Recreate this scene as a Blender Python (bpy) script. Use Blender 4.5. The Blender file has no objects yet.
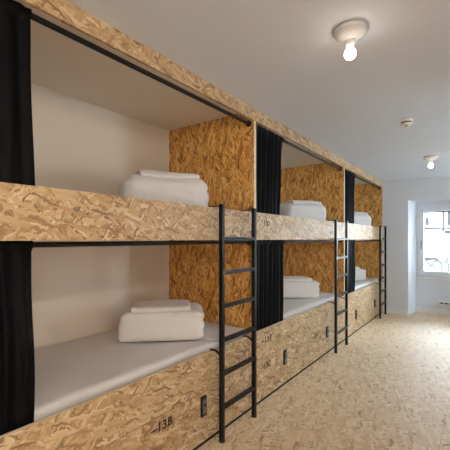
import bpy, bmesh, math, random
from mathutils import Vector, Matrix, noise
random.seed(7)
S = bpy.context.scene
COL = S.collection
R = math.radians

# ------------------------------------------------------------------ helpers
def lin(r, g, b):
    def c(v):
        v /= 255.0
        return v / 12.92 if v <= .04045 else ((v + .055) / 1.055) ** 2.4
    return (c(r), c(g), c(b), 1.0)

class MB:
    """collects shapes (world coordinates) and links them as ONE mesh object"""
    def __init__(s):
        s.bm = bmesh.new()
    def box(s, x0, x1, y0, y1, z0, z1, bev=0.0):
        r = bmesh.ops.create_cube(s.bm, size=1.0)
        vs = r['verts']
        for v in vs:
            v.co = Vector(((x0 + x1) / 2 + v.co.x * (x1 - x0), (y0 + y1) / 2 + v.co.y * (y1 - y0), (z0 + z1) / 2 + v.co.z * (z1 - z0)))
        if bev > 0:
            es = list({e for v in vs for e in v.link_edges})
            bmesh.ops.bevel(s.bm, geom=es, offset=bev, segments=2, affect='EDGES', profile=0.6)
        return s
    def tube(s, pts, r, n=14, cap=True):
        pts = [Vector(p) for p in pts]
        rings = []
        for i, p in enumerate(pts):
            d = (pts[min(i + 1, len(pts) - 1)] - pts[max(i - 1, 0)]).normalized()
            u = d.orthogonal().normalized() if i == 0 else (u - d * u.dot(d)).normalized()
            w = d.cross(u)
            rings.append([s.bm.verts.new(p + (u * math.cos(2 * math.pi * k / n) + w * math.sin(2 * math.pi * k / n)) * r) for k in range(n)])
        for a, b in zip(rings, rings[1:]):
            for k in range(n):
                s.bm.faces.new((a[k], a[(k + 1) % n], b[(k + 1) % n], b[k]))
        if cap:
            s.bm.faces.new(rings[0][::-1]); s.bm.faces.new(rings[-1])
        return s
    def lathe(s, prof, c, n=40, axis='Z'):
        c = Vector(c); rings = []
        for (r, h) in prof:
            ring = []
            for k in range(n):
                a = 2 * math.pi * k / n
                v = Vector((r * math.cos(a), r * math.sin(a), h))
                if axis == 'Y': v = Vector((v.x, v.z, v.y))
                if axis == 'X': v = Vector((v.z, v.x, v.y))
                ring.append(s.bm.verts.new(c + v))
            rings.append(ring)
        for a, b in zip(rings, rings[1:]):
            for k in range(n):
                s.bm.faces.new((a[k], a[(k + 1) % n], b[(k + 1) % n], b[k]))
        s.bm.faces.new(rings[0][::-1]); s.bm.faces.new(rings[-1])
        return s
    def strip(s, pts, w, t):
        """bent flat bar in the xz plane: pts (x,z), centre y, width w, thickness t"""
        y = pts[0][1]
        vs = []
        n = len(pts)
        for i, (x, yy, z) in enumerate(pts):
            a = Vector(pts[max(i - 1, 0)]); b = Vector(pts[min(i + 1, n - 1)])
            d = (b - a).normalized(); nn = Vector((-d.z, 0, d.x)) * t / 2
            p = Vector((x, yy, z)); o = Vector((0, w / 2, 0))
            vs.append([s.bm.verts.new(q) for q in (p + nn + o, p + nn - o, p - nn - o, p - nn + o)])
        for a, b in zip(vs, vs[1:]):
            for k in range(4):
                s.bm.faces.new((a[k], a[(k + 1) % 4], b[(k + 1) % 4], b[k]))
        s.bm.faces.new(vs[0][::-1]); s.bm.faces.new(vs[-1])
        return s
    def build(s, name, mat, parent=None, smooth=False, uv=True):
        bm = s.bm
        bmesh.ops.recalc_face_normals(bm, faces=bm.faces[:])
        if uv:
            L = bm.loops.layers.uv.new('UVMap')
            for f in bm.faces:
                n = f.normal; ax = max(range(3), key=lambda i: abs(n[i]))
                for l in f.loops:
                    c = l.vert.co
                    l[L].uv = {0: (c.y, c.z), 1: (c.x, c.z), 2: (c.y, c.x)}[ax]
        off = parent_origin(parent)
        if off.length > 0:
            bmesh.ops.translate(bm, verts=bm.verts[:], vec=-off)
        me = bpy.data.meshes.new(name); bm.to_mesh(me); bm.free()
        if smooth:
            for p in me.polygons: p.use_smooth = True
        me.materials.append(mat)
        o = bpy.data.objects.new(name, me); COL.objects.link(o)
        if parent is not None: o.parent = parent
        return o

def parent_origin(p):
    v = Vector((0, 0, 0))
    while p is not None:
        v += Vector(p.location); p = p.parent
    return v

def tag(o, label=None, cat=None, group=None, kind=None):
    if label: o['label'] = label
    if cat: o['category'] = cat
    if group: o['group'] = group
    if kind: o['kind'] = kind
    return o

def empty(name, loc, label, cat, group=None):
    o = bpy.data.objects.new(name, None); o.location = loc; o.empty_display_size = .1
    COL.objects.link(o); return tag(o, label, cat, group)

def angle_smooth(o, deg=35):
    me = o.data
    for p in me.polygons: p.use_smooth = True
    me.set_sharp_from_angle(angle=R(deg))
    return o

# ------------------------------------------------------------------ materials
def newmat(name):
    m = bpy.data.materials.new(name); m.use_nodes = True
    nt = m.node_tree
    b = nt.nodes['Principled BSDF']
    return m, nt, b

def plain(name, col, rough=.5, metal=0., bump=0., bscale=40., spec=.5):
    m, nt, b = newmat(name)
    b.inputs['Base Color'].default_value = col
    b.inputs['Roughness'].default_value = rough
    b.inputs['Metallic'].default_value = metal
    b.inputs['Specular IOR Level'].default_value = spec
    tc = nt.nodes.new('ShaderNodeTexCoord'); nz = nt.nodes.new('ShaderNodeTexNoise')
    nz.inputs['Scale'].default_value = bscale; nz.inputs['Detail'].default_value = 4
    nt.links.new(tc.outputs['Object'], nz.inputs['Vector'])
    mr = nt.nodes.new('ShaderNodeMapRange'); mr.inputs[3].default_value = rough - .05; mr.inputs[4].default_value = min(1, rough + .05)
    nt.links.new(nz.outputs[0], mr.inputs[0]); nt.links.new(mr.outputs[0], b.inputs['Roughness'])
    if bump > 0:
        bp = nt.nodes.new('ShaderNodeBump'); bp.inputs['Strength'].default_value = bump; bp.inputs['Distance'].default_value = .004
        nt.links.new(nz.outputs[0], bp.inputs['Height']); nt.links.new(bp.outputs[0], b.inputs['Normal'])
    return m

def osb(name, stops, angles, rough=.55, flake=(.09, .0125), dark=.05, darkcol=(96, 76, 56), coat=0., coat_r=.36, bump=.15, streak=.28, seams=None):
    """oriented strand board: overlapping layers of long random flakes"""
    m, nt, b = newmat(name)
    N = nt.nodes.new; K = nt.links.new
    uvn = N('ShaderNodeUVMap'); uvn.uv_map = 'UVMap'
    oi = N('ShaderNodeObjectInfo')
    mul = N('ShaderNodeMath'); mul.operation = 'MULTIPLY'; mul.inputs[1].default_value = 37.0; K(oi.outputs['Random'], mul.inputs[0])
    off = N('ShaderNodeVectorMath'); off.operation = 'ADD'; K(uvn.outputs[0], off.inputs[0]); K(mul.outputs[0], off.inputs[1])
    wn = N('ShaderNodeTexNoise'); wn.noise_dimensions = '2D'; wn.inputs['Scale'].default_value = 14; wn.inputs['Detail'].default_value = 3
    K(off.outputs[0], wn.inputs['Vector'])
    wsub = N('ShaderNodeVectorMath'); wsub.operation = 'SUBTRACT'; wsub.inputs[1].default_value = (.5, .5, .5); K(wn.outputs['Color'], wsub.inputs[0])
    wsc = N('ShaderNodeVectorMath'); wsc.operation = 'SCALE'; wsc.inputs['Scale'].default_value = .045; K(wsub.outputs[0], wsc.inputs[0])
    wadd = N('ShaderNodeVectorMath'); wadd.operation = 'ADD'; K(off.outputs[0], wadd.inputs[0]); K(wsc.outputs[0], wadd.inputs[1])
    prev = None; prevh = None
    for i, (ang, sc) in enumerate(angles):
        rot = N('ShaderNodeVectorRotate'); rot.rotation_type = 'Z_AXIS'; rot.inputs['Angle'].default_value = R(ang); K(wadd.outputs[0], rot.inputs['Vector'])
        mm = N('ShaderNodeVectorMath'); mm.operation = 'MULTIPLY'; mm.inputs[1].default_value = (1 / (flake[0] * sc), 1 / (flake[1] * sc), 1); K(rot.outputs[0], mm.inputs[0])
        sh = N('ShaderNodeVectorMath'); sh.operation = 'ADD'; sh.inputs[1].default_value = (i * 13.7, i * 7.1, 0); K(mm.outputs[0], sh.inputs[0])
        vo = N('ShaderNodeTexVoronoi'); vo.voronoi_dimensions = '2D'; vo.inputs['Scale'].default_value = 1.0; K(sh.outputs[0], vo.inputs['Vector'])
        sp = N('ShaderNodeSeparateColor'); K(vo.outputs['Color'], sp.inputs[0])
        st = N('ShaderNodeTexNoise'); st.noise_dimensions = '2D'; st.inputs['Scale'].default_value = 1.0; st.inputs['Detail'].default_value = 3
        sm = N('ShaderNodeVectorMath'); sm.operation = 'MULTIPLY'; sm.inputs[1].default_value = (1.1, 4.5, 1); K(sh.outputs[0], sm.inputs[0]); K(sm.outputs[0], st.inputs['Vector'])
        tone = N('ShaderNodeMath'); tone.operation = 'MULTIPLY_ADD'; tone.inputs[1].default_value = streak * 2; K(st.outputs[0], tone.inputs[0])
        tsub = N('ShaderNodeMath'); tsub.operation = 'SUBTRACT'; tsub.inputs[1].default_value = streak; cm = N('ShaderNodeMath'); cm.operation = 'MULTIPLY_ADD'; cm.inputs[1].default_value = .95; cm.inputs[2].default_value = .025; K(sp.outputs[1], cm.inputs[0]); K(cm.outputs[0], tsub.inputs[0]); K(tsub.outputs[0], tone.inputs[2])
        rp = N('ShaderNodeValToRGB'); el = rp.color_ramp.elements
        for j, (p, c) in enumerate(stops):
            e = el[j] if j < 2 else el.new(p)
            e.position = p; e.color = lin(*c)
        K(tone.outputs[0], rp.inputs[0])
        # rare dark (bark) flakes
        dk = N('ShaderNodeMath'); dk.operation = 'LESS_THAN'; dk.inputs[1].default_value = dark; K(sp.outputs[2], dk.inputs[0])
        dkm = N('ShaderNodeMath'); dkm.operation = 'MULTIPLY'; K(dk.outputs[0], dkm.inputs[0]); dkm.inputs[1].default_value = .75
        dm = N('ShaderNodeMix'); dm.data_type = 'RGBA'; K(dkm.outputs[0], dm.inputs[0]); K(rp.outputs[0], dm.inputs[6]); dm.inputs[7].default_value = lin(*darkcol)
        col = dm.outputs[2]
        if prev is None:
            prev = col; prevh = sp.outputs[0]
        else:
            gt = N('ShaderNodeMath'); gt.operation = 'GREATER_THAN'; gt.inputs[1].default_value = .66; K(sp.outputs[0], gt.inputs[0])
            mx = N('ShaderNodeMix'); mx.data_type = 'RGBA'; K(gt.outputs[0], mx.inputs[0]); K(prev, mx.inputs[6]); K(col, mx.inputs[7]); prev = mx.outputs[2]
            hx = N('ShaderNodeMix'); hx.data_type = 'FLOAT'; K(gt.outputs[0], hx.inputs[0]); K(prevh, hx.inputs[2]); K(sp.outputs[0], hx.inputs[3]); prevh = hx.outputs[0]
    if seams:
        # butt joints between the boards: seams = list of (axis, phase, period)
        sx = N('ShaderNodeSeparateXYZ'); K(uvn.outputs[0], sx.inputs[0])
        for axis, phase, period in seams:
            a = N('ShaderNodeMath'); a.operation = 'SUBTRACT'; a.inputs[1].default_value = phase; K(sx.outputs[axis], a.inputs[0])
            f_ = N('ShaderNodeMath'); f_.operation = 'PINGPONG'; f_.inputs[1].default_value = period / 2; K(a.outputs[0], f_.inputs[0])
            l_ = N('ShaderNodeMath'); l_.operation = 'LESS_THAN'; l_.inputs[1].default_value = .0016; K(f_.outputs[0], l_.inputs[0])
            s2 = N('ShaderNodeMath'); s2.operation = 'MULTIPLY'; s2.inputs[1].default_value = .5; K(l_.outputs[0], s2.inputs[0])
            mx = N('ShaderNodeMix'); mx.data_type = 'RGBA'; K(s2.outputs[0], mx.inputs[0]); K(prev, mx.inputs[6]); mx.inputs[7].default_value = lin(70, 52, 36); prev = mx.outputs[2]
    K(prev, b.inputs['Base Color'])
    b.inputs['Roughness'].default_value = rough
    if coat > 0:
        b.inputs['Coat Weight'].default_value = coat; b.inputs['Coat Roughness'].default_value = coat_r
    bp = N('ShaderNodeBump'); bp.inputs['Strength'].default_value = bump; bp.inputs['Distance'].default_value = .002
    K(prevh, bp.inputs['Height']); K(bp.outputs[0], b.inputs['Normal'])
    return m

LIGHT_STOPS = [(0.0, (128, 92, 56)), (1.0, (216, 196, 162)), (.12, (156, 122, 82)), (.42, (180, 148, 106)), (.8, (198, 171, 131))]
AMBER_STOPS = [(0.0, (138, 84, 30)), (1.0, (246, 208, 138)), (.2, (190, 132, 58)), (.55, (220, 162, 84)), (.85, (232, 184, 108))]
FLOOR_STOPS = [(0.0, (184, 150, 114)), (1.0, (238, 216, 184)), (.18, (212, 180, 142)), (.5, (222, 194, 158)), (.85, (230, 206, 172))]
ANG = [(2, 1.3), (24, 1.1), (-28, 1.0), (62, .8), (-9, 1.2), (40, .9), (-48, .8), (14, 1.0)]
ANGV = [(90, 1.2), (66, 1.1), (116, 1.0), (28, .8), (82, 1.2), (134, .9), (50, .8), (100, 1.0)]
M = {}
M['osb'] = osb('osb_natural', LIGHT_STOPS, ANG, dark=.032, rough=.55, coat=.16)
M['osb_amber'] = osb('osb_amber', AMBER_STOPS, ANGV, dark=.042, darkcol=(84, 50, 22), flake=(.085, .0135), streak=.3)
M['osb_floor'] = osb('osb_floor', FLOOR_STOPS, ANG, dark=.02, darkcol=(150, 112, 78), rough=.55, coat=.2, coat_r=.6, flake=(.085, .016), bump=.06, streak=.25,
                     seams=[(1, 1.19, 1.25), (0, 1.1, 2.5)])
M['osb_edge'] = plain('osb_cut_edge', lin(226, 208, 180), .7, bump=.3, bscale=300)
M['wall'] = plain('white_wall_paint', lin(222, 226, 233), .75, bump=.05, bscale=120)
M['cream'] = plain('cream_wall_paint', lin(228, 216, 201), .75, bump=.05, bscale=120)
M['ceiling'] = plain('white_ceiling_paint', lin(212, 217, 226), .8, bump=.04, bscale=90)
M['trim'] = plain('white_trim_paint', lin(232, 232, 232), .4)
M['leak_light'] = plain('leak_light_white', lin(238, 230, 220), .6)
M['black_metal'] = plain('black_powder_coat', lin(11, 11, 12), .42, metal=.0, spec=.35, bump=.05, bscale=400)
M['toe_shade'] = plain('painted_toe_shade', lin(22, 18, 15), .9)
M['pvc'] = plain('white_pvc', lin(226, 230, 234), .3)
M['handle'] = plain('grey_handle', lin(150, 158, 164), .35, metal=.6)
M['porcelain'] = plain('white_porcelain', lin(196, 194, 192), .1)
M['plastic'] = plain('white_plastic', lin(226, 220, 210), .4)
M['dark_plastic'] = plain('dark_plastic', lin(45, 42, 40), .5)
M['lock_black'] = plain('lock_black', lin(20, 19, 19), .35)
M['steel'] = plain('brushed_steel', lin(128, 122, 114), .5, metal=.6)
M['ink'] = plain('black_stencil_ink', lin(24, 22, 22), .7)

def fabric(name, col, weave=900, wrinkle=6, wstr=.25, rough=.9, sheen=.2, dist=.012):
    m, nt, b = newmat(name); N = nt.nodes.new; K = nt.links.new
    b.inputs['Base Color'].default_value = col; b.inputs['Roughness'].default_value = rough
    b.inputs['Sheen Weight'].default_value = sheen; b.inputs['Specular IOR Level'].default_value = .1
    tc = N('ShaderNodeTexCoord'); a = N('ShaderNodeTexNoise'); a.inputs['Scale'].default_value = wrinkle; a.inputs['Detail'].default_value = 3; a.inputs['Distortion'].default_value = .6
    K(tc.outputs['Object'], a.inputs['Vector'])
    c = N('ShaderNodeTexNoise'); c.inputs['Scale'].default_value = weave; c.inputs['Detail'].default_value = 1; K(tc.outputs['Object'], c.inputs['Vector'])
    b1 = N('ShaderNodeBump'); b1.inputs['Strength'].default_value = wstr; b1.inputs['Distance'].default_value = dist; K(a.outputs[0], b1.inputs['Height'])
    b2 = N('ShaderNodeBump'); b2.inputs['Strength'].default_value = .15; b2.inputs['Distance'].default_value = .0008; K(c.outputs[0], b2.inputs['Height']); K(b1.outputs[0], b2.inputs['Normal'])
    K(b2.outputs[0], b.inputs['Normal'])
    return m
M['sheet'] = fabric('white_bed_sheet', lin(222, 216, 212), wrinkle=5, wstr=.35)
M['duvet'] = fabric('white_cotton', lin(226, 222, 218), wrinkle=9, wstr=.35)
M['curtain'] = fabric('black_curtain_cloth', lin(4, 4, 6), wrinkle=14, wstr=.2, sheen=0, rough=.6)

def glass_mat():
    m = bpy.data.materials.new('window_glass'); m.use_nodes = True; nt = m.node_tree
    nt.nodes.clear(); N = nt.nodes.new
    out = N('ShaderNodeOutputMaterial'); mx = N('ShaderNodeMixShader'); tr = N('ShaderNodeBsdfTransparent'); gl = N('ShaderNodeBsdfGlossy')
    fr = N('ShaderNodeFresnel'); fr.inputs[0].default_value = 1.45
    tr.inputs[0].default_value = (.96, .98, .98, 1); gl.inputs['Roughness'].default_value = .02
    nt.links.new(fr.outputs[0], mx.inputs[0]); nt.links.new(tr.outputs[0], mx.inputs[1]); nt.links.new(gl.outputs[0], mx.inputs[2]); nt.links.new(mx.outputs[0], out.inputs[0])
    return m
M['glass'] = glass_mat()

def emit(name, col, st):
    m, nt, b = newmat(name)
    b.inputs['Base Color'].default_value = (.9, .9, .9, 1)
    b.inputs['Emission Color'].default_value = col; b.inputs['Emission Strength'].default_value = st
    return m
BULB = 16.0
M['bulb'] = emit('bulb_glow', (1.0, .90, .76, 1), BULB)

M['fill_bulb'] = emit('fill_bulb_glow', (1.0, .87, .72, 1), 400.0)

M['globe'] = emit('fill_globe_glow', (1.0, .87, .72, 1), 24.0)

def stone_mat():
    m, nt, b = newmat('rough_stone'); N = nt.nodes.new; K = nt.links.new
    tc = N('ShaderNodeTexCoord'); vo = N('ShaderNodeTexVoronoi'); vo.feature = 'DISTANCE_TO_EDGE'; vo.inputs['Scale'].default_value = 4.5
    K(tc.outputs['Object'], vo.inputs['Vector'])
    rp = N('ShaderNodeValToRGB'); e = rp.color_ramp.elements; e[0].color = lin(26, 26, 26); e[1].color = lin(84, 83, 81); b.inputs['Specular IOR Level'].default_value = 0; e[1].position = .12
    K(vo.outputs[0], rp.inputs[0])
    nz = N('ShaderNodeTexNoise'); nz.inputs['Scale'].default_value = 3; nz.inputs['Detail'].default_value = 5; K(tc.outputs['Object'], nz.inputs['Vector'])
    r2 = N('ShaderNodeValToRGB'); r2.color_ramp.elements[0].color = (.45, .45, .45, 1); r2.color_ramp.elements[0].position = .3; r2.color_ramp.elements[1].position = .6; K(nz.outputs[0], r2.inputs[0])
    mx = N('ShaderNodeMix'); mx.data_type = 'RGBA'; mx.blend_type = 'MULTIPLY'; mx.inputs[0].default_value = 1; K(rp.outputs[0], mx.inputs[6]); K(r2.outputs[0], mx.inputs[7])
    K(mx.outputs[2], b.inputs['Base Color']); b.inputs['Roughness'].default_value = .9
    return m
M['stone'] = stone_mat()
M['plaster'] = plain('white_plaster', lin(236, 234, 230), .85, bump=.1, bscale=20)
M['grey_paint'] = plain('grey_paint', lin(36, 38, 39), .8, spec=0)
M['dark_glass'] = plain('dark_window_glass', lin(32, 37, 40), .3, spec=.1)

# ------------------------------------------------------------------ dimensions
ZC = 2.271            # ceiling
XW = -.908            # wall behind the bunks
Y0, BAY = .166, 2.154 # first bay starts here, bay length
YF = 6.63            # far wall
XR = 2.75             # right wall
YN = -1.9             # near wall
YB = [Y0, 2.332, 4.502, YF - .002]   # bay boundaries
RAIL0, RAIL1 = 1.2705, 1.482
BASE = .561
FAS = 2.179
RX0, RX1, RY, RZ = .398, 1.80, 7.07, 1.925   # window niche
SP = .055

# ------------------------------------------------------------------ setting
tag(MB().box(XW - .1, XR + .1, YN - .1, RY + .1, -.12, 0).build('floor', M['osb_floor']), kind='structure')
tag(MB().box(XW - .1, XR + .1, YN - .1, YF + .1, ZC, ZC + .12).build('ceiling', M['ceiling']), kind='structure')
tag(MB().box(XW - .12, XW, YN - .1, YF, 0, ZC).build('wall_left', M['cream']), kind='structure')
tag(MB().box(XW - .1, XR + .1, YN - .12, YN, 0, ZC).build('wall_near', M['wall']), kind='structure')
# far wall with the niche that holds the window
b = MB()
b.box(XW - .12, RX0, YF, RY + .2, 0, ZC)
b.box(RX1, XR + .12, YF, RY + .2, 0, ZC)
b.box(RX0, RX1, YF, RY + .2, RZ, ZC)
b.box(RX0, RX1, RY, RY + .2, 0, .60)
b.box(RX0, RX0 + SP, RY, RY + .2, .60, RZ)
b.box(RX1 - SP, RX1, RY, RY + .2, .60, RZ)
b.box(RX0 + SP, RX1 - SP, RY, RY + .2, 1.875, RZ)
for (xa, s_) in ((RX0, 1), (RX1, -1)):      # splayed reveals
    lo = [b.bm.verts.new(p) for p in ((xa, YF, 0), (xa + s_ * SP, RY, 0), (xa, RY, 0))]
    hi = [b.bm.verts.new((v.co.x, v.co.y, RZ)) for v in lo]
    b.bm.faces.new(lo); b.bm.faces.new(hi)
    for i in range(3): b.bm.faces.new((lo[i], lo[(i + 1) % 3], hi[(i + 1) % 3], hi[i]))
tag(b.build('wall_far', M['wall']), kind='structure')
# right wall with two unseen window openings, added as fill daylight
FILL_W = [(3.55, 4.15), (5.8, 6.52)]
b = MB()
ys = [YN - .1] + [q for w_ in FILL_W for q in w_] + [YF]
for i in range(0, len(ys), 2): b.box(XR, XR + .3, ys[i], ys[i + 1], 0, ZC)
for (a, c) in FILL_W:
    b.box(XR, XR + .3, a, c, 0, 0.95); b.box(XR, XR + .3, a, c, 2.0, ZC)
tag(b.build('wall_right', M['wall']), kind='structure')
tag(MB().box(0.001, RX0 + .001, YF - .014, YF, 0, .085, .003).box(RX1, XR, YF - .014, YF, 0, .085, .003).build('baseboard_far', M['trim']), kind='structure')
tag(MB().box(RX0 + SP, RX1 - SP, RY - .014, RY, 0, .085, .003).build('baseboard_niche', M['trim']), kind='structure')
tag(MB().box(XR - .014, XR, YN, YF - .014, 0, .085, .003).build('baseboard_right', M['trim']), kind='structure')

def window_y(n, x0, x1, z0, z1, y, handle=True):
    """window in a wall facing -y: fixed frame, sash, pane, handle, sill"""
    fw, sw = .045, .075
    b = MB()
    for (a, c, d, e) in ((x0, x0 + fw, z0, z1), (x1 - fw, x1, z0, z1), (x0 + fw, x1 - fw, z0, z0 + fw), (x0 + fw, x1 - fw, z1 - fw, z1)):
        b.box(a, c, y, y + .07, d, e, .003)
    o = tag(b.build('window_%d' % n, M['pvc']), kind='structure')
    a0, a1, c0, c1 = x0 + fw, x1 - fw, z0 + fw, z1 - fw
    b = MB()
    for (a, c, d, e) in ((a0, a0 + sw, c0, c1), (a1 - sw, a1, c0, c1), (a0 + sw, a1 - sw, c0, c0 + sw), (a0 + sw, a1 - sw, c1 - sw, c1)):
        b.box(a, c, y - .014, y + .055, d, e, .004)
    b.build('sash', M['pvc'], o)
    MB().box(a0 + sw - .005, a1 - sw + .005, y + .02, y + .028, c0 + sw - .005, c1 - sw + .005).build('pane', M['glass'], o)
    if handle:
        hx = a0 + sw * .55
        MB().box(hx - .014, hx + .014, y - .026, y - .013, 1.17, 1.25, .003).box(hx - .010, hx + .010, y - .06, y - .026, 1.215, 1.235, .003).box(hx - .010, hx + .010, y - .062, y - .046, 1.10, 1.235, .004).build('window_handle', M['handle'], o)
    return o
w = window_y(1, RX0 + SP + .001, RX1 - SP - .001, .60, 1.875, RY + .02)
MB().box(RX0 + SP, RX1 - SP, RY - .03, RY + .02, .582, .603, .004).build('window_sill', M['trim'], w)
MB().box(RX0 + .1, RX1 - .1, RY + .1, RY + .13, 1.735, 1.85).build('glass_top_strip', M['grey_paint'], w)  # dark grey strip across the top of the glass

for i, (a, c) in enumerate(FILL_W):
    y0, y1, z0, z1, x = a, c, .95, 2.0, XR + .15
    b = MB(); fw = .06
    for (p, q, d, e) in ((y0, y0 + fw, z0, z1), (y1 - fw, y1, z0, z1), (y0 + fw, y1 - fw, z0, z0 + fw), (y0 + fw, y1 - fw, z1 - fw, z1)):
        b.box(x, x + .07, p, q, d, e, .003)
    o = tag(b.build('window_%d' % (i + 2), M['pvc']), kind='structure')  # unseen windows added to brighten the far bays
    MB().box(x + .03, x + .038, y0 + fw - .005, y1 - fw + .005, z0 + fw - .005, z1 - fw + .005).build('pane', M['glass'], o)

# ------------------------------------------------------------------ bunks
def text_part(s, y, z, size, x, parent):
    """stencilled characters on a front board, each one a part"""
    adv = size * .60
    for i, ch in enumerate(s):
        if ch == ' ': continue
        cu = bpy.data.curves.new('t', 'FONT'); cu.body = '\u2013' if ch == '-' else ch; cu.size = size; cu.extrude = .0004; cu.align_x = 'CENTER'
        cu.offset = size * .03
        t = bpy.data.objects.new('t', cu); COL.objects.link(t)
        bpy.context.view_layer.update()
        me = bpy.data.meshes.new_from_object(t.evaluated_get(bpy.context.evaluated_depsgraph_get()))
        bpy.data.objects.remove(t); bpy.data.curves.remove(cu)
        off = parent_origin(parent)
        me.transform(Matrix.Translation(Vector((x, y + (i + .5) * adv, z)) - off) @ Matrix(((0, 0, 1, 0), (1, 0, 0, 0), (0, 1, 0, 0), (0, 0, 0, 1))))
        me.materials.clear(); me.materials.append(M['ink'])
        o = bpy.data.objects.new('stencil_character', me); COL.objects.link(o); o.parent = parent

def bunk(k, label, rail_txt, base_txt, door_txt):
    ya, yb = YB[k], YB[k + 1]
    t = empty('bunk_bed', (-.45, (ya + yb) / 2, 0), label, 'bunk bed', 'plywood bunk bays along the left wall')
    g = .0012
    T = .018
    # dividers (double boards)
    def divider(y0, y1):
        d = MB().box(-.9, -T - .0005, y0, y1, .02, ZC - .012, .0015)
        d.box(-T - .002, -.003, y0, y1, RAIL1 + .001, FAS - .001).box(-T - .002, -.003, y0, y1, BASE + .002, RAIL0 - .001)
        d = d.build('divider_panel', M['osb_amber'], t)
        MB().box(-.9075, -.9, y0 + .002, y1 - .002, .02, ZC - .001).box(-.9, -T - .001, y0 + .002, y1 - .002, ZC - .0115, ZC - .001).build('leak_light_strip', M['leak_light'], d)  # white strip stands in for light leaking from the next bay
        MB().box(-.003, -.0014, y0 + .001, y1 - .001, RAIL1 + .001, FAS - .001).box(-.003, -.0014, y0 + .001, y1 - .001, BASE + .002, RAIL0 - .001).build('edge_band', M['osb_edge'], d)
    hw = .016
    divider(ya + .0005, ya + hw)
    ye = yb - hw
    divider(ye, yb - .0005)
    yi = ya + hw + .002     # clear inside
    yo = ye - .002
    y0 = ya + g; y1 = yb - g
    MB().box(-T, 0, y0, y1, FAS, ZC - .001, .001).build('fascia_board', M['osb'], t)
    rail = MB().box(-T, 0, y0, y1, RAIL0, RAIL1, .001).build('rail_board', M['osb'], t)
    MB().box(-.9, -T - .001, yi, yo, RAIL0 + .004, RAIL0 + .024).build('bed_platform', M['osb_amber'], t)
    MB().box(-.9, -T - .001, yi, yo, .425, .447).build('bed_platform', M['osb_amber'], t)
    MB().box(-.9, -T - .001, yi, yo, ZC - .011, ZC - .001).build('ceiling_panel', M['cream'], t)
    # base: top strip, fixed panels, two locker doors, dark strip painted in for floor-level shade
    zs = .327; gp = .0022
    sp = MB().box(-T, 0, y0, y1, zs + gp, BASE, .0008).build('base_panel', M['osb'], t)
    MB().box(-T + .0005, -.0015, y0 + .001, y1 - .001, BASE + .0001, BASE + .0012).build('cut_edge', M['osb_edge'], sp)
    MB().box(-.06, -T - .002, y0 + .03, y1 - .03, 0.0, .42).box(-T - .002, -.003, y0 + .002, y1 - .002, 0, .0195).build('plinth_shade', M['toe_shade'], t)
    cuts = [(y0, ya + .02, 0), (ya + .02, ya + .545, 1), (ya + .545, ya + 1.05, 0), (ya + 1.05, ya + 1.589, 1), (ya + 1.589, y1, 0)]
    dn = 0
    for (p, q, door) in cuts:
        nm = 'locker_door' if door else 'fixed_panel'
        o = MB().box(-T, 0, p + gp * .6, q - gp * .6, .021, zs - gp * .4, .0008).build(nm, M['osb'], t)
        if door:
            ly = q - .052; lz = .245
            MB().box(0, .014, ly - .024, ly + .024, lz - .062, lz + .062, .004).build('lock_plate', M['lock_black'], o)
            MB().box(.014, .016, ly - .016, ly + .020, lz - .045, lz + .045, .002).build('lock_face', M['steel'], o)
            MB().lathe([(.010, 0), (.010, .004), (.008, .005)], (.0155, ly + .002, lz + .008), 20, 'X').build('lock_cylinder', M['lock_black'], o)
            if door_txt[dn]: text_part(door_txt[dn], p + .062, .248, .066, .0004, o)
            dn += 1
    if base_txt: text_part(base_txt, ya + .10, .450, .066, .0004, sp)
    if rail_txt: text_part(rail_txt, ya + .125, 1.385, .056, .0004, rail)
    # curtain rods
    for zz in (2.160, RAIL0 - .0165):
        r = angle_smooth(MB().tube([(-.046, yi, zz), (-.046, yo, zz)], .0125 if zz > 2 else .0115, 16).build('curtain_rod', M['black_metal'], t))
        for yy, s in ((yi, 1), (yo, -1)):
            angle_smooth(MB().lathe([(.024, 0), (.024, .006 * s), (.018, .010 * s), (.018, .022 * s)], (-.046, yy, zz), 24, 'Y').build('rod_flange', M['black_metal'], r))
    return t, yi, yo

BAYS = []
BAYS.append(bunk(0, 'nearest bunk bed bay of oriented strand board, with locker door marked 13B', None, None, (None, '-13B')))
BAYS.append(bunk(1, 'middle bunk bed bay of strand board with 13D stencilled on its upper rail', '13D', '-13E', ('-13C', '-13F')))
BAYS.append(bunk(2, 'farthest bunk bed bay of strand board, against the far wall', None, None, (None, None)))

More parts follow.
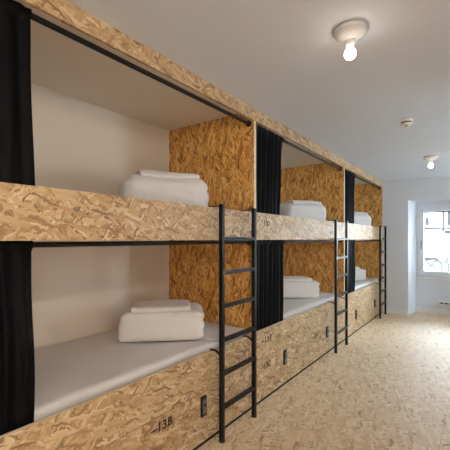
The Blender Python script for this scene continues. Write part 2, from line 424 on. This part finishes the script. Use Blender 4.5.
# ------------------------------------------------------------------ mattresses
def soft(lx, ly, lz, r, n, amp, seed, groove=0, layers=3, bulge=0., nscale=4., taper=0.):
    """soft rounded slab about the origin (bottom at z=0), n = cells per metre"""
    bm = bmesh.new()
    nx, ny, nz = [max(4, int(q * n)) for q in (lx, ly, lz)]
    cache = {}
    def vert(i, j, k):
        if (i, j, k) in cache: return cache[(i, j, k)]
        p = Vector(((i / nx - .5) * lx, (j / ny - .5) * ly, k / nz * lz))
        c = Vector((max(-lx / 2 + r, min(lx / 2 - r, p.x)), max(-ly / 2 + r, min(ly / 2 - r, p.y)), max(r, min(lz - r, p.z))))
        d = p - c
        if d.length > 1e-9: q = c + d.normalized() * r
        else: q = p
        w = p.z / lz
        if taper and q.x < 0: q.x += taper * w * (-2 * q.x / lx)
        if groove:
            ex = max(abs(p.x) / (lx / 2), 0); ey = abs(p.y) / (ly / 2)
            gfac = abs(math.sin(math.pi * layers * w))
            if p.x > 0:  # the open ends of the folds
                q.x -= groove * (1 - gfac ** .5) * max(0, (ex - .72) / .28) ** 2
            if p.x < 0:
                q.x += groove * .6 * (1 - gfac ** .5) * max(0, (ex - .8) / .2) ** 2
        if bulge:
            q.z += bulge * w * (1 - (2 * p.x / lx) ** 2) * (1 - (2 * p.y / ly) ** 2)
            q.y += -bulge * .6 * math.sin(math.pi * w) * (1 if p.y < 0 else -1) * abs(2 * p.y / ly)
        nv = noise.noise_vector(Vector((q.x * nscale + seed * 3.1, q.y * nscale + seed, q.z * nscale * 1.4)))
        nv2 = noise.noise_vector(Vector((q.x * nscale * 3 + seed, q.y * nscale * 3, q.z * nscale * 3 + seed)))
        q += (nv + nv2 * .35) * amp * min(1, w * 4)
        q.z = max(q.z, 0)
        v = bm.verts.new(q); cache[(i, j, k)] = v; return v
    def face(a, b, c, d): bm.faces.new((a, b, c, d))
    for i in range(nx):
        for j in range(ny):
            for k in (0, nz):
                face(vert(i, j, k), vert(i + 1, j, k), vert(i + 1, j + 1, k), vert(i, j + 1, k))
    for i in range(nx):
        for k in range(nz):
            for j in (0, ny):
                face(vert(i, j, k), vert(i + 1, j, k), vert(i + 1, j, k + 1), vert(i, j, k + 1))
    for j in range(ny):
        for k in range(nz):
            for i in (0, nx):
                face(vert(i, j, k), vert(i, j + 1, k), vert(i, j + 1, k + 1), vert(i, j, k + 1))
    return bm

def place(bm, loc, rot, name, mat, parent=None):
    b = MB(); b.bm.free(); b.bm = bm
    bmesh.ops.transform(bm, verts=bm.verts[:], matrix=Matrix.Translation(loc) @ Matrix.Rotation(rot, 4, 'Z'))
    return b.build(name, mat, parent, smooth=True)

LOWT, UPT = .586, 1.428
def mattress(k, top, zb, label):
    t, yi, yo = BAYS[k]
    L = yo - yi - .012; cy = (yi + yo) / 2
    m = empty('mattress', (-.480, cy, zb), label, 'mattress', 'white covered mattresses on the bunks')
    bm = soft(.835, L, top - zb, .030, 34, .006, k + 3 * (zb > 1), nscale=7)
    place(bm, Vector((-.480, cy, zb)), 0, 'fitted_sheet', M['sheet'], m)
    # sheet turned over at the foot end
    bm = soft(.838, .40, .012, .005, 40, .003, k + 9, nscale=8)
    place(bm, Vector((-.480, yo - .215, top - .004)), 0, 'sheet_fold', M['sheet'], m)
    return m
NAMES = ['nearest', 'middle', 'farthest']
for k in range(3):
    mattress(k, LOWT, .447 + .0005, 'white sheeted mattress on the lower bunk of the %s bay' % NAMES[k])
    mattress(k, UPT, RAIL0 + .0245, 'white sheeted mattress on the upper bunk of the %s bay, behind the rail board' % NAMES[k])

# ------------------------------------------------------------------ folded bedding
def bundle(cx, cy, z, rot, lx, ly, lz, label, tlabel, seed, tw=.38, td=.24, th=.035, toff=(0, 0)):
    bm = soft(lx, ly, lz, .034 if lz < .2 else .085, 60, .007, seed, groove=.022 if lz < .2 else .010, layers=3, bulge=.008, nscale=5, taper=.035 if lz < .2 else .015)
    o = place(bm, Vector((cx, cy, z)), rot, 'folded_duvet', M['duvet'])
    tag(o, label, 'duvet', 'folded white duvets on the bunks')
    set_origin(o, Vector((cx, cy, z)))
    c, s = math.cos(rot), math.sin(rot)
    px, py = cx + toff[0] * c - toff[1] * s, cy + toff[0] * s + toff[1] * c
    bm = soft(tw, td, th, .010, 70, .003, seed + 20, groove=.012, layers=2, nscale=7)
    mt = Matrix.Translation(Vector((px, py, 0))) @ Matrix.Rotation(rot + .03, 4, 'Z')
    bmesh.ops.transform(bm, verts=bm.verts[:], matrix=mt)
    from mathutils.bvhtree import BVHTree
    tree = BVHTree.FromPolygons([v.co + o.location for v in o.data.vertices], [p.vertices[:] for p in o.data.polygons])
    for v in bm.verts:       # the sheet lies on the duvet
        hit = tree.ray_cast(Vector((v.co.x, v.co.y, 5)), Vector((0, 0, -1)))[0]
        v.co.z += (max(hit.z, z + lz * .9) if hit else z + lz * .9) + .0015
    b = MB(); b.bm.free(); b.bm = bm
    o2 = b.build('folded_sheet', M['duvet'], None, smooth=True)
    tag(o2, tlabel, 'sheet', 'folded white sheets lying on the duvets')
    set_origin(o2, Vector((px, py, z + lz)))

def set_origin(o, p):
    o.data.transform(Matrix.Translation(-p)); o.location = p

def front(xr, yr, th, lx, ly):
    """centre of a bundle whose near right corner is (xr, yr)"""
    return (xr - math.cos(th) * lx / 2 - math.sin(th) * ly / 2, yr - math.sin(th) * lx / 2 + math.cos(th) * ly / 2)
A, B = R(42), R(58)
LZ, UZ = LOWT + .011, UPT + .011
D = [(.58, .39, .195), (.61, .36, .265)]
for k, nm in enumerate(NAMES):
    lx, ly, lz = D[0]; x, y = front((-.10, -.10, -.11)[k], (1.84, 3.95, 6.0)[k], A, lx, ly)
    bundle(x, y, LZ, A, lx, ly, lz, 'folded white duvet on the lower bunk of the %s bay' % nm,
           'flat folded white sheet on top of the duvet in the %s lower bunk' % nm, 1 + k, .40, .27, .030, (.0, -.04))
    lx, ly, lz = D[1]; x, y = front((-.12, -.10, -.095)[k], (1.95, 4.22, 6.38)[k], B, lx, ly)
    bundle(x, y, UZ, B, lx, ly, lz, 'folded white duvet on the upper bunk of the %s bay, above the rail board' % nm,
           'flat folded white sheet on top of the duvet in the %s upper bunk' % nm, 5 + k, .42, .22, .028, (.02, -.04))

# ------------------------------------------------------------------ curtains
def curtain(y0, y1, yb1, z0, z1, label, seed, pleats):
    rnd = random.Random(seed)
    nu, nv = pleats * 10, 40
    bm = bmesh.new(); g = []
    ph = [rnd.uniform(0, 6.28) for _ in range(4)]
    for j in range(nv + 1):
        v = j / nv; z = z0 + (z1 - z0) * v
        row = []
        for i in range(nu + 1):
            u = i / nu
            ye = yb1 + (y1 - yb1) * v + .008 * math.sin(5 * v + ph[3]) * (1 - v)
            uu = u + (.022 * math.sin(2 * math.pi * 2.3 * u + ph[0] + v * .8) + .010 * math.sin(2 * math.pi * 5 * u + ph[1])) * math.sin(math.pi * u)
            y = y0 + (ye - y0) * uu
            am = (.010 + .006 * math.sin(math.pi * v)) * (.75 + .25 * math.sin(7 * u + ph[1]))
            if v > .97: am *= .75
            x = -.0395 + am * math.sin(2 * math.pi * pleats * u + ph[2] + .5 * math.sin(3 * v + 4 * u)) + .002 * math.sin(9 * v + 11 * u)
            if v > .955: x = -.046 + .0190 + .004 * math.sin(2 * math.pi * pleats * u)      # rod pocket, front
            row.append(bm.verts.new((x, y, z)))
        g.append(row)
    # wrap the heading over and behind the rod
    last = g[-1]
    for (dx, dz) in ((-.006, .004), (-.019, .0052), (-.032, .004), (-.038, 0), (-.038, -.03)):
        row = [bm.verts.new((v.co.x + dx, v.co.y, z1 + dz + .0008 * math.sin(i * 1.3))) for i, v in enumerate(last)]
        g.append(row)
    for a, b_ in zip(g, g[1:]):
        for i in range(nu): bm.faces.new((a[i], a[i + 1], b_[i + 1], b_[i]))
    b = MB(); b.bm.free(); b.bm = bm
    o = b.build('curtain', M['curtain'], None, smooth=True)
    md = o.modifiers.new('thickness', 'SOLIDIFY'); md.thickness = .002
    tag(o, label, 'curtain', 'black pleated bunk curtains')
    set_origin(o, Vector((-.04, (y0 + y1) / 2, z0)))
    return o
for k in range(3):
    yi = BAYS[k][1]; ya = YB[k]
    wdt = (.518, .545, .575)[k]
    ys_ = yi + .028; ye = ya + wdt
    n = (7, 7, 7)[k]
    curtain(ys_, ye, ye - (-.012, .06, .02)[k], UPT + .014, 2.174, 'black curtain on the upper rod of the %s bunk bay' % NAMES[k], k, n)
    curtain(ys_, ye + (.007, .01, 0)[k], ye + (.021, -.01, 0)[k], BASE - .035, RAIL0 - .0045, 'black curtain hanging under the rail board in the %s lower bunk' % NAMES[k], k + 5, n)

# ------------------------------------------------------------------ ladders
def ladder(k, y0, y1):
    x = .0745; hs = .0135
    t = empty('bunk_ladder', (x, (y0 + y1) / 2, 0), 'black metal ladder hooked on the %s bunk bay' % NAMES[k], 'ladder', 'black bunk ladders')
    for y in (y0, y1):
        r = MB().box(x - hs, x + hs, y - hs, y + hs, .004, 1.497, .002).build('side_rail', M['black_metal'], t)
        MB().box(x - hs - .001, x + hs + .001, y - hs - .001, y + hs + .001, 0, .018, .001).build('foot_cap', M['dark_plastic'], r)
        MB().strip([(x - hs + .001, y, 1.4865), (.02, y, 1.4865), (-.026, y, 1.4865), (-.0305, y, 1.478), (-.0305, y, 1.455)], .022, .005).build('hook', M['black_metal'], r)
        MB().strip([(x - hs + .001, y, .545), (.045, y, .556), (.025, y, .5675), (0, y, .5695), (-.018, y, .568)], .02, .005).build('bracket', M['black_metal'], r)
    for i in range(6):
        z = 1.277 - .2128 * i
        MB().box(x - .0125, x + .0125, y0 + hs, y1 - hs, z - .0125, z + .0125, .002).build('rung', M['black_metal'], t)
ladder(0, 1.801, 2.190); ladder(1, 1.801 + BAY, 2.190 + BAY); ladder(2, 1.785 + 2 * BAY, 2.172 + 2 * BAY)

# ------------------------------------------------------------------ ceiling lamps, detector, heater
def lamp(x, y, label, rb=.0265, glow='bulb'):
    t = empty('ceiling_lamp', (x, y, ZC), label, 'ceiling lamp', 'bare bulb lamps along the ceiling')
    angle_smooth(MB().lathe([(.050, 0), (.072, -.003), (.077, -.012), (.076, -.020), (.068, -.032), (.050, -.044), (.034, -.052), (.028, -.058)], (x, y, ZC), 48).build('base_dish', M['porcelain'], t), 50)
    angle_smooth(MB().lathe([(.027, -.056), (.024, -.070), (.018, -.086), (.015, -.088)], (x, y, ZC), 32).build('socket', M['porcelain'], t), 50)
    pr = [(.013, -.083)]
    for i in range(1, 14):
        a = math.pi * (i / 14) * .93 + .22
        pr.append((rb * math.sin(a), -.0915 - rb + rb * math.cos(a) * 1.05))
    pr.append((.002, -.0915 - 2.05 * rb))
    MB().lathe(pr, (x, y, ZC), 32).build('bulb', M[glow], t, smooth=True)
lamp(.895, 1.709, 'bare glowing bulb in a white ceiling holder, the nearer of the two')
lamp(.905, 4.888, 'bare glowing bulb in a white ceiling holder near the window wall')
lamp(2.1, -.3, 'added warm fill bulb in a white ceiling holder, unseen at the near end', .05, 'fill_bulb')  # unseen lamp added to warm the nearest bay
t = empty('fill_globe', (2.25, -.1, 0), 'added fill light, a glowing globe on a pole, unseen at the near end', 'fill light')  # unseen light added to lift the bunk ceilings from below
angle_smooth(MB().lathe([(.14, 0), (.14, .018), (.13, .024), (.02, .03)], (2.25, -.1, 0), 40).build('base', M['black_metal'], t))
MB().tube([(2.25, -.1, .025), (2.25, -.1, .70)], .011, 14).build('pole', M['black_metal'], t)
MB().lathe([(.16 * math.sin(math.pi * i / 24), .85 - .16 * math.cos(math.pi * i / 24)) for i in range(1, 24)], (2.25, -.1, 0), 40).build('globe', M['globe'], t, smooth=True)
t = empty('smoke_detector', (.89, 3.29, ZC), 'small round white smoke detector on the ceiling between the lamps', 'smoke detector')
angle_smooth(MB().lathe([(.046, 0), (.048, -.004), (.048, -.018), (.044, -.020)], (.89, 3.29, ZC), 40).build('mount', M['plastic'], t), 40)
angle_smooth(MB().lathe([(.041, -.019), (.041, -.031)], (.89, 3.29, ZC), 40).build('vent_ring', M['dark_plastic'], t), 40)
angle_smooth(MB().lathe([(.044, -.0305), (.043, -.036), (.034, -.046), (.015, -.049), (.002, -.049)], (.89, 3.29, ZC), 40).build('cover', M['plastic'], t), 40)
angle_smooth(MB().lathe([(.010, -.0485), (.009, -.052), (.001, -.0525)], (.89, 3.29, ZC), 20).build('test_button', M['dark_plastic'], t), 40)

t = empty('wall_heater', (1.15, RY - .04, .13), 'low white panel heater with dark vents on the wall below the window', 'heater')
MB().box(.80, 1.50, RY - .075, RY - .001, .175, .235, .006).build('casing', M['pvc'], t)
b = MB()
for i in range(10):
    b.box(.825 + i * .067, .825 + i * .067 + .05, RY - .0765, RY - .073, .186, .206)
b.build('vent_slots', M['dark_plastic'], t)

# ------------------------------------------------------------------ outside
tag(MB().box(-14, 18, -6, 24, -3.4, -3.2).build('ground_outside', M['plaster']), kind='structure')
YH = 12.0
t = empty('neighbouring_house', (1.5, YH, -3.2), 'white house with a rough stone base, seen through the window', 'house')
MB().box(-4.5, 8, YH, YH + 5, .75, 3.6).build('wall', M['plaster'], t)
MB().box(-4.6, 8.1, YH - .12, YH + 5, -3.2, .75, .02).build('stone_base', M['stone'], t)
MB().box(-4.6, 8.1, YH - .10, YH, 1.56, 1.615, .01).build('cornice', M['grey_paint'], t)
wf = MB().box(.60, 1.6, YH - .03, YH + .02, 1.66, 2.5, .01).build('window_frame', M['grey_paint'], t)
MB().box(.68, 1.52, YH - .04, YH - .025, 1.74, 2.42).build('window_pane', M['dark_glass'], wf)
MB().tube([(.50, YH - .06, 1.5), (.50, YH - .06, 3.4)], .03, 10).build('downpipe', M['grey_paint'], t)
MB().box(.53, .72, YH - .08, YH, 1.42, 1.52, .01).build('meter_box', M['grey_paint'], t)
MB().lathe([(.03, 0), (.05, -.05), (.05, -.22), (.02, -.25)], (.10, YH - .08, 1.92), 16).build('wall_lantern', M['grey_paint'], t)

# ------------------------------------------------------------------ light
wd = bpy.data.worlds.new('sky'); S.world = wd; wd.use_nodes = True
bg = wd.node_tree.nodes['Background']
bg.inputs[0].default_value = (.77, .885, 1.0, 1); bg.inputs[1].default_value = 21.0

def portal(loc, rot, sx, sy):
    l = bpy.data.lights.new('sky_portal', 'AREA'); l.shape = 'RECTANGLE'; l.size = sx; l.size_y = sy; l.cycles.is_portal = True
    o = bpy.data.objects.new('sky_portal', l); o.location = loc; o.rotation_euler = rot; COL.objects.link(o)
portal(((RX0 + RX1) / 2, RY + .16, 1.24), (R(-90), 0, 0), RX1 - RX0 - .1, 1.3)
for (a, c) in FILL_W: portal((XR + .27, (a + c) / 2, 1.475), (0, R(90), 0), 1.05, c - a)

sl = bpy.data.lights.new('sun', 'SUN'); sl.energy = 18; sl.color = (.88, .94, 1.0); sl.angle = R(.6)
so = bpy.data.objects.new('sun', sl); COL.objects.link(so)
so.rotation_euler = Vector((-.30, -.62, .72)).to_track_quat('Z', 'Y').to_euler(); so.location = (6, -1, 9)

# ------------------------------------------------------------------ camera
cam = bpy.data.cameras.new('camera'); cam.sensor_width = 36; cam.lens = 355.53 / 450 * 36
cam.shift_y = 14.08 / 450; cam.clip_start = .02
co = bpy.data.objects.new('camera', cam); co.location = (1.4, 0, 1.2767); co.rotation_euler = (R(90), 0, .6257); COL.objects.link(co)
S.camera = co
S.view_settings.view_transform = 'Standard'; S.view_settings.look = 'None'
S.view_settings.gamma = 1.0; S.view_settings.use_curve_mapping = False
S.view_settings.exposure = 0.42
